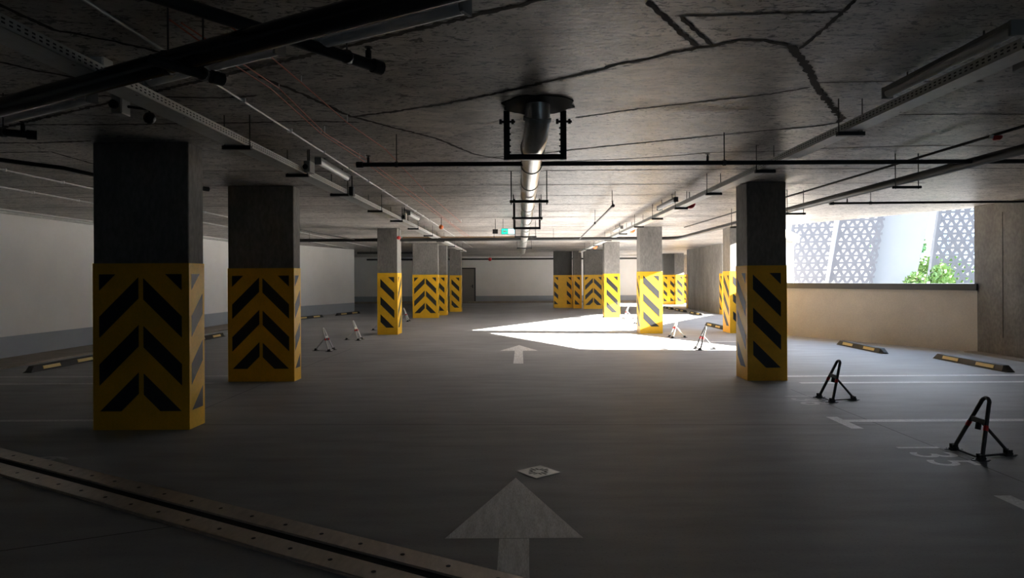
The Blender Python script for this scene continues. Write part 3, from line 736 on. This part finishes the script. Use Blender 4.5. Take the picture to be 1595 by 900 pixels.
bell((2.73, 10.35, 2.70), .085, 'red round alarm bell on the right cable tray near the middle distance lamp', M['red'])
bell((2.73, 15.8, 2.70), .085, 'orange red alarm above the right cable tray farther away', M['orange'])
bell((2.74, 23.8, 2.68), .09, 'farthest small orange alarm on the right cable tray', M['orange'])
bell((-1.78, 14.3, 2.66), .05, 'small orange device at the crossing pipe left of the exit sign', M['orange'])
bell((-3.30, 17.3, 2.62), .05, 'small red device on the corner of the slim left column', M['red'])
bell((-1.75, 36, 2.60), .10, 'tiny red and white device on the back wall top', M['red'])
t = thing('smoke_detector', 'small red and white detector on the thin brown pipe at far right', 'detector', (4.34, 5.85, 2.775))
MB().tube([(0, 0, -.035), (0, 0, -.02), (0, 0, .0)], [.025, .042, .045], 14).build('red_dome', M['red'], t)
MB().tube([(-.055, 0, -.02), (-.045, 0, .01)], .018, 8).build('white_collar', M['lamp'], t)

# exit sign
t = thing('exit_sign', 'glowing green and white emergency exit sign left of the silver pipe', 'sign', (-.30, 14.9, 2.60))
MB().box(-.16, .16, 0, .04, -.07, .07).build('sign_box', M['lampbody'], t)
MB().box(-.15, -.01, -.006, 0, -.06, .06).build('green_panel', M['green'], t)
MB().box(0, .15, -.006, 0, -.06, .06).build('white_panel', M['greenl'], t)
q = MB(); q.poly([(-.125, -.007, 0), (-.085, -.007, .035), (-.085, -.007, .012), (-.035, -.007, .012), (-.035, -.007, -.012), (-.085, -.007, -.012), (-.085, -.007, -.035)])
q.build('arrow_symbol', M['lamp'], t)
for s in (-1, 1): MB().cyl((s*.12, .02, .07), (s*.12, .02, H-2.60), .005, 6).build('suspension_rod', M['darkm'], t)
spipe('thin brown pipe running from the slim left column to the silver pipe', [(-3.5, 19, 2.73), (.3, 19, 2.73)], .028, rods=[(-2.6, 19, 2.73), (-.8, 19, 2.73)], m='brown', cat='pipe')
tag(MB().box(-.66, -.54, 14.9, 15.0, 2.55, 2.65).cyl((-.6, 14.95, 2.65), (-.6, 14.95, H), .006, 6).build('control_box', M['darkm']), 'small dark box just left of the green exit sign', 'junction box')
spipe('dark pipe running along the top of the back wall', [(-9.5, 39.5, 2.72), (11.5, 39.5, 2.72)], .05, rods=[(x, 39.5, 2.72) for x in (-8, -4, 0, 4, 8)], cat='pipe')
spipe('dark pipe crossing under the ceiling at the left recess', [(-7.4, 29.0, 2.70), (-3.6, 29.0, 2.70)], .05, rods=[(-6.8, 29, 2.7), (-4.4, 29, 2.7)], cat='pipe', m='darkm')

# ------------------------------------------------------------------ outside
struct(MB().poly([(9.4, -20, -.05), (60, -20, -.05), (60, 80, -.05), (12.3, 80, -.05), (12.3, 31.4, -.05), (8.95, 31.4, -.05), (8.95, 27.3, -.05), (11.3, 25.6, -.05), (6.8, 18, -.05), (9.5, 12.9, -.05)]), 'ground', M['ground'])
def lattice_panel(x0b, x0t, wd, y, z0, z1, label, px=.34, pz=.30, bw=.12):
    """leaning facade panel in triangles: zigzag bars between level rows"""
    t = thing('facade_panel', label, 'facade panel', (x0b, y, z0), -.3); sh = (x0t-x0b)/(z1-z0)
    m = MB(); Hh = z1-z0; rows = int(Hh/pz)
    def bar(u0, a0, u1, a1, w_, e_=0.):
        d_ = Vector((u1-u0, a1-a0)); n_ = Vector((-d_.y, d_.x)).normalized()*w_/2
        P = [(u0+n_.x, a0+n_.y), (u0-n_.x, a0-n_.y), (u1-n_.x, a1-n_.y), (u1+n_.x, a1+n_.y)]
        P = [(max(0, min(wd, u)), a_) for u, a_ in P]
        vs = [(u+a_*sh, e_, a_) for u, a_ in P]+[(u+a_*sh, .05-e_, a_) for u, a_ in P]
        m.add(vs, [(0, 1, 2, 3), (7, 6, 5, 4), (0, 4, 5, 1), (1, 5, 6, 2), (2, 6, 7, 3), (3, 7, 4, 0)])
    for r in range(rows):
        a_ = r*pz; bar(0, a_, wd, a_, bw*.8); u = -(r % 2)*px/2
        while u < wd:
            for (ua, ub, za, zb) in ((u, u+px/2, a_, a_+pz), (u+px/2, u+px, a_+pz, a_)):
                if ub <= 0 or ua >= wd: continue
                ca, cb = max(ua, 0), min(ub, wd); ia = za+(zb-za)*(ca-ua)/(ub-ua); ib = za+(zb-za)*(cb-ua)/(ub-ua)
                if cb-ca > .02: bar(ca, ia, cb, ib, bw, .008 if za < zb else .016)
            u += px
    m.build('lattice', M['lattice'], t)
    e = MB()
    e.add([(-.02, -.02, 0), (.10, -.02, 0), (.10, .35, 0), (-.02, .35, 0)]+[(x+Hh*sh, y_, Hh) for x, y_ in ((-.02, -.02), (.10, -.02), (.10, .35), (-.02, .35))],
          [(0, 1, 2, 3), (7, 6, 5, 4), (0, 4, 5, 1), (1, 5, 6, 2), (2, 6, 7, 3), (3, 7, 4, 0)])
    e.build('edge_post', M['lattice'], t)
lattice_panel(11.10, 11.95, 1.62, 27.6, 0, 6.0, 'grey triangle lattice facade panel outside the window, leftmost one')
lattice_panel(12.9, 13.9, 1.70, 27.4, 0, 6.0, 'grey triangle lattice facade panel outside, directly left of the white slab')
lattice_panel(17.1, 17.9, 2.6, 27.2, 0, 6.2, 'grey triangle lattice facade panel outside at the right end of the window')
z1 = 6.2
o = MB()
o.add([(14.72, 27.5, 0), (16.30, 27.0, 0), (16.45, 27.5, 0), (14.87, 28.0, 0), (15.55, 27.5, z1), (17.65, 27.0, z1), (17.8, 27.5, z1), (15.70, 28.0, z1)],
      [(0, 1, 2, 3), (7, 6, 5, 4), (0, 4, 5, 1), (1, 5, 6, 2), (2, 6, 7, 3), (3, 7, 4, 0)])
tag(bevel(o.build('facade_slab', M['slab']), .03), 'smooth white leaning facade slab outside the window', 'facade panel')
def shrub(x, y, rz_, hz, n, m, label, name='shrub', cat='shrub', base_z=0.):
    t = thing(name, label, cat, (x, y, -.05))
    k = MB()
    for i in range(n):
        a_, b_ = random.uniform(0, 2*math.pi), random.uniform(-1, 1); rr = random.uniform(.55, 1)
        c = Vector((rz_*rr*math.cos(a_)*math.sqrt(1-b_*b_), rz_*rr*math.sin(a_)*math.sqrt(1-b_*b_), base_z+hz/2*(1+b_*rr)))
        u = Vector((random.gauss(0, 1), random.gauss(0, 1), random.gauss(0, 1))).normalized(); v = u.cross(Vector((random.random(), 1, .3))).normalized()
        s = random.uniform(.05, .10); k.add([c-u*s*1.6, c-v*s*.6, c+u*s*1.6, c+v*s*.6], [(0, 1, 2, 3)])
    k.build('foliage', m, t)
    q = MB()
    for i in range(6):
        a_ = i*1.05; q.tube([(0, 0, 0), (rz_*.4*math.cos(a_), rz_*.4*math.sin(a_), base_z+hz*.5), (rz_*.7*math.cos(a_), rz_*.7*math.sin(a_), base_z+hz*.9)], [.03+.03*base_z, .02, .006], 5)
    q.build('stem', M['bark'], t)
shrub(15.75, 25.6, .5, 1.75, 900, M['leaf'], 'low green shrub in front of the white slab outside')
shrub(17.0, 26.0, .5, 2.1, 1200, M['leaf'], 'taller bright green shrub in the gap right of the white slab')
shrub(19.8, 30.5, 1.6, 2.6, 2600, M['leaf'], 'yellow green hedge behind the right lattice panel')
shrub(19.6, 33.5, 1.3, 2.0, 1500, M['leafd'], 'dark tree standing in the gap between white slab and right lattice', 'tree', 'tree', 2.2)
t = thing('apartment_building', 'bright white building behind the two left lattice panels', 'building', (17.5, 41, -.05))
MB().box(0, 6.6, 0, 8, 0, 9).build('wall', M['brightwall'], t)
t = thing('apartment_building', 'pale blue distant building seen through the lattice panels', 'building', (28.5, 44, -.05))
MB().box(-2, 10, 0, 8, 0, 6.0).build('wall', M['bluehouse'], t)
for i in range(6):
    f = MB().box(-1+i*1.8, .0+i*1.8, -.05, 0, 3.2, 4.6).build('window', M['darkm'], t)
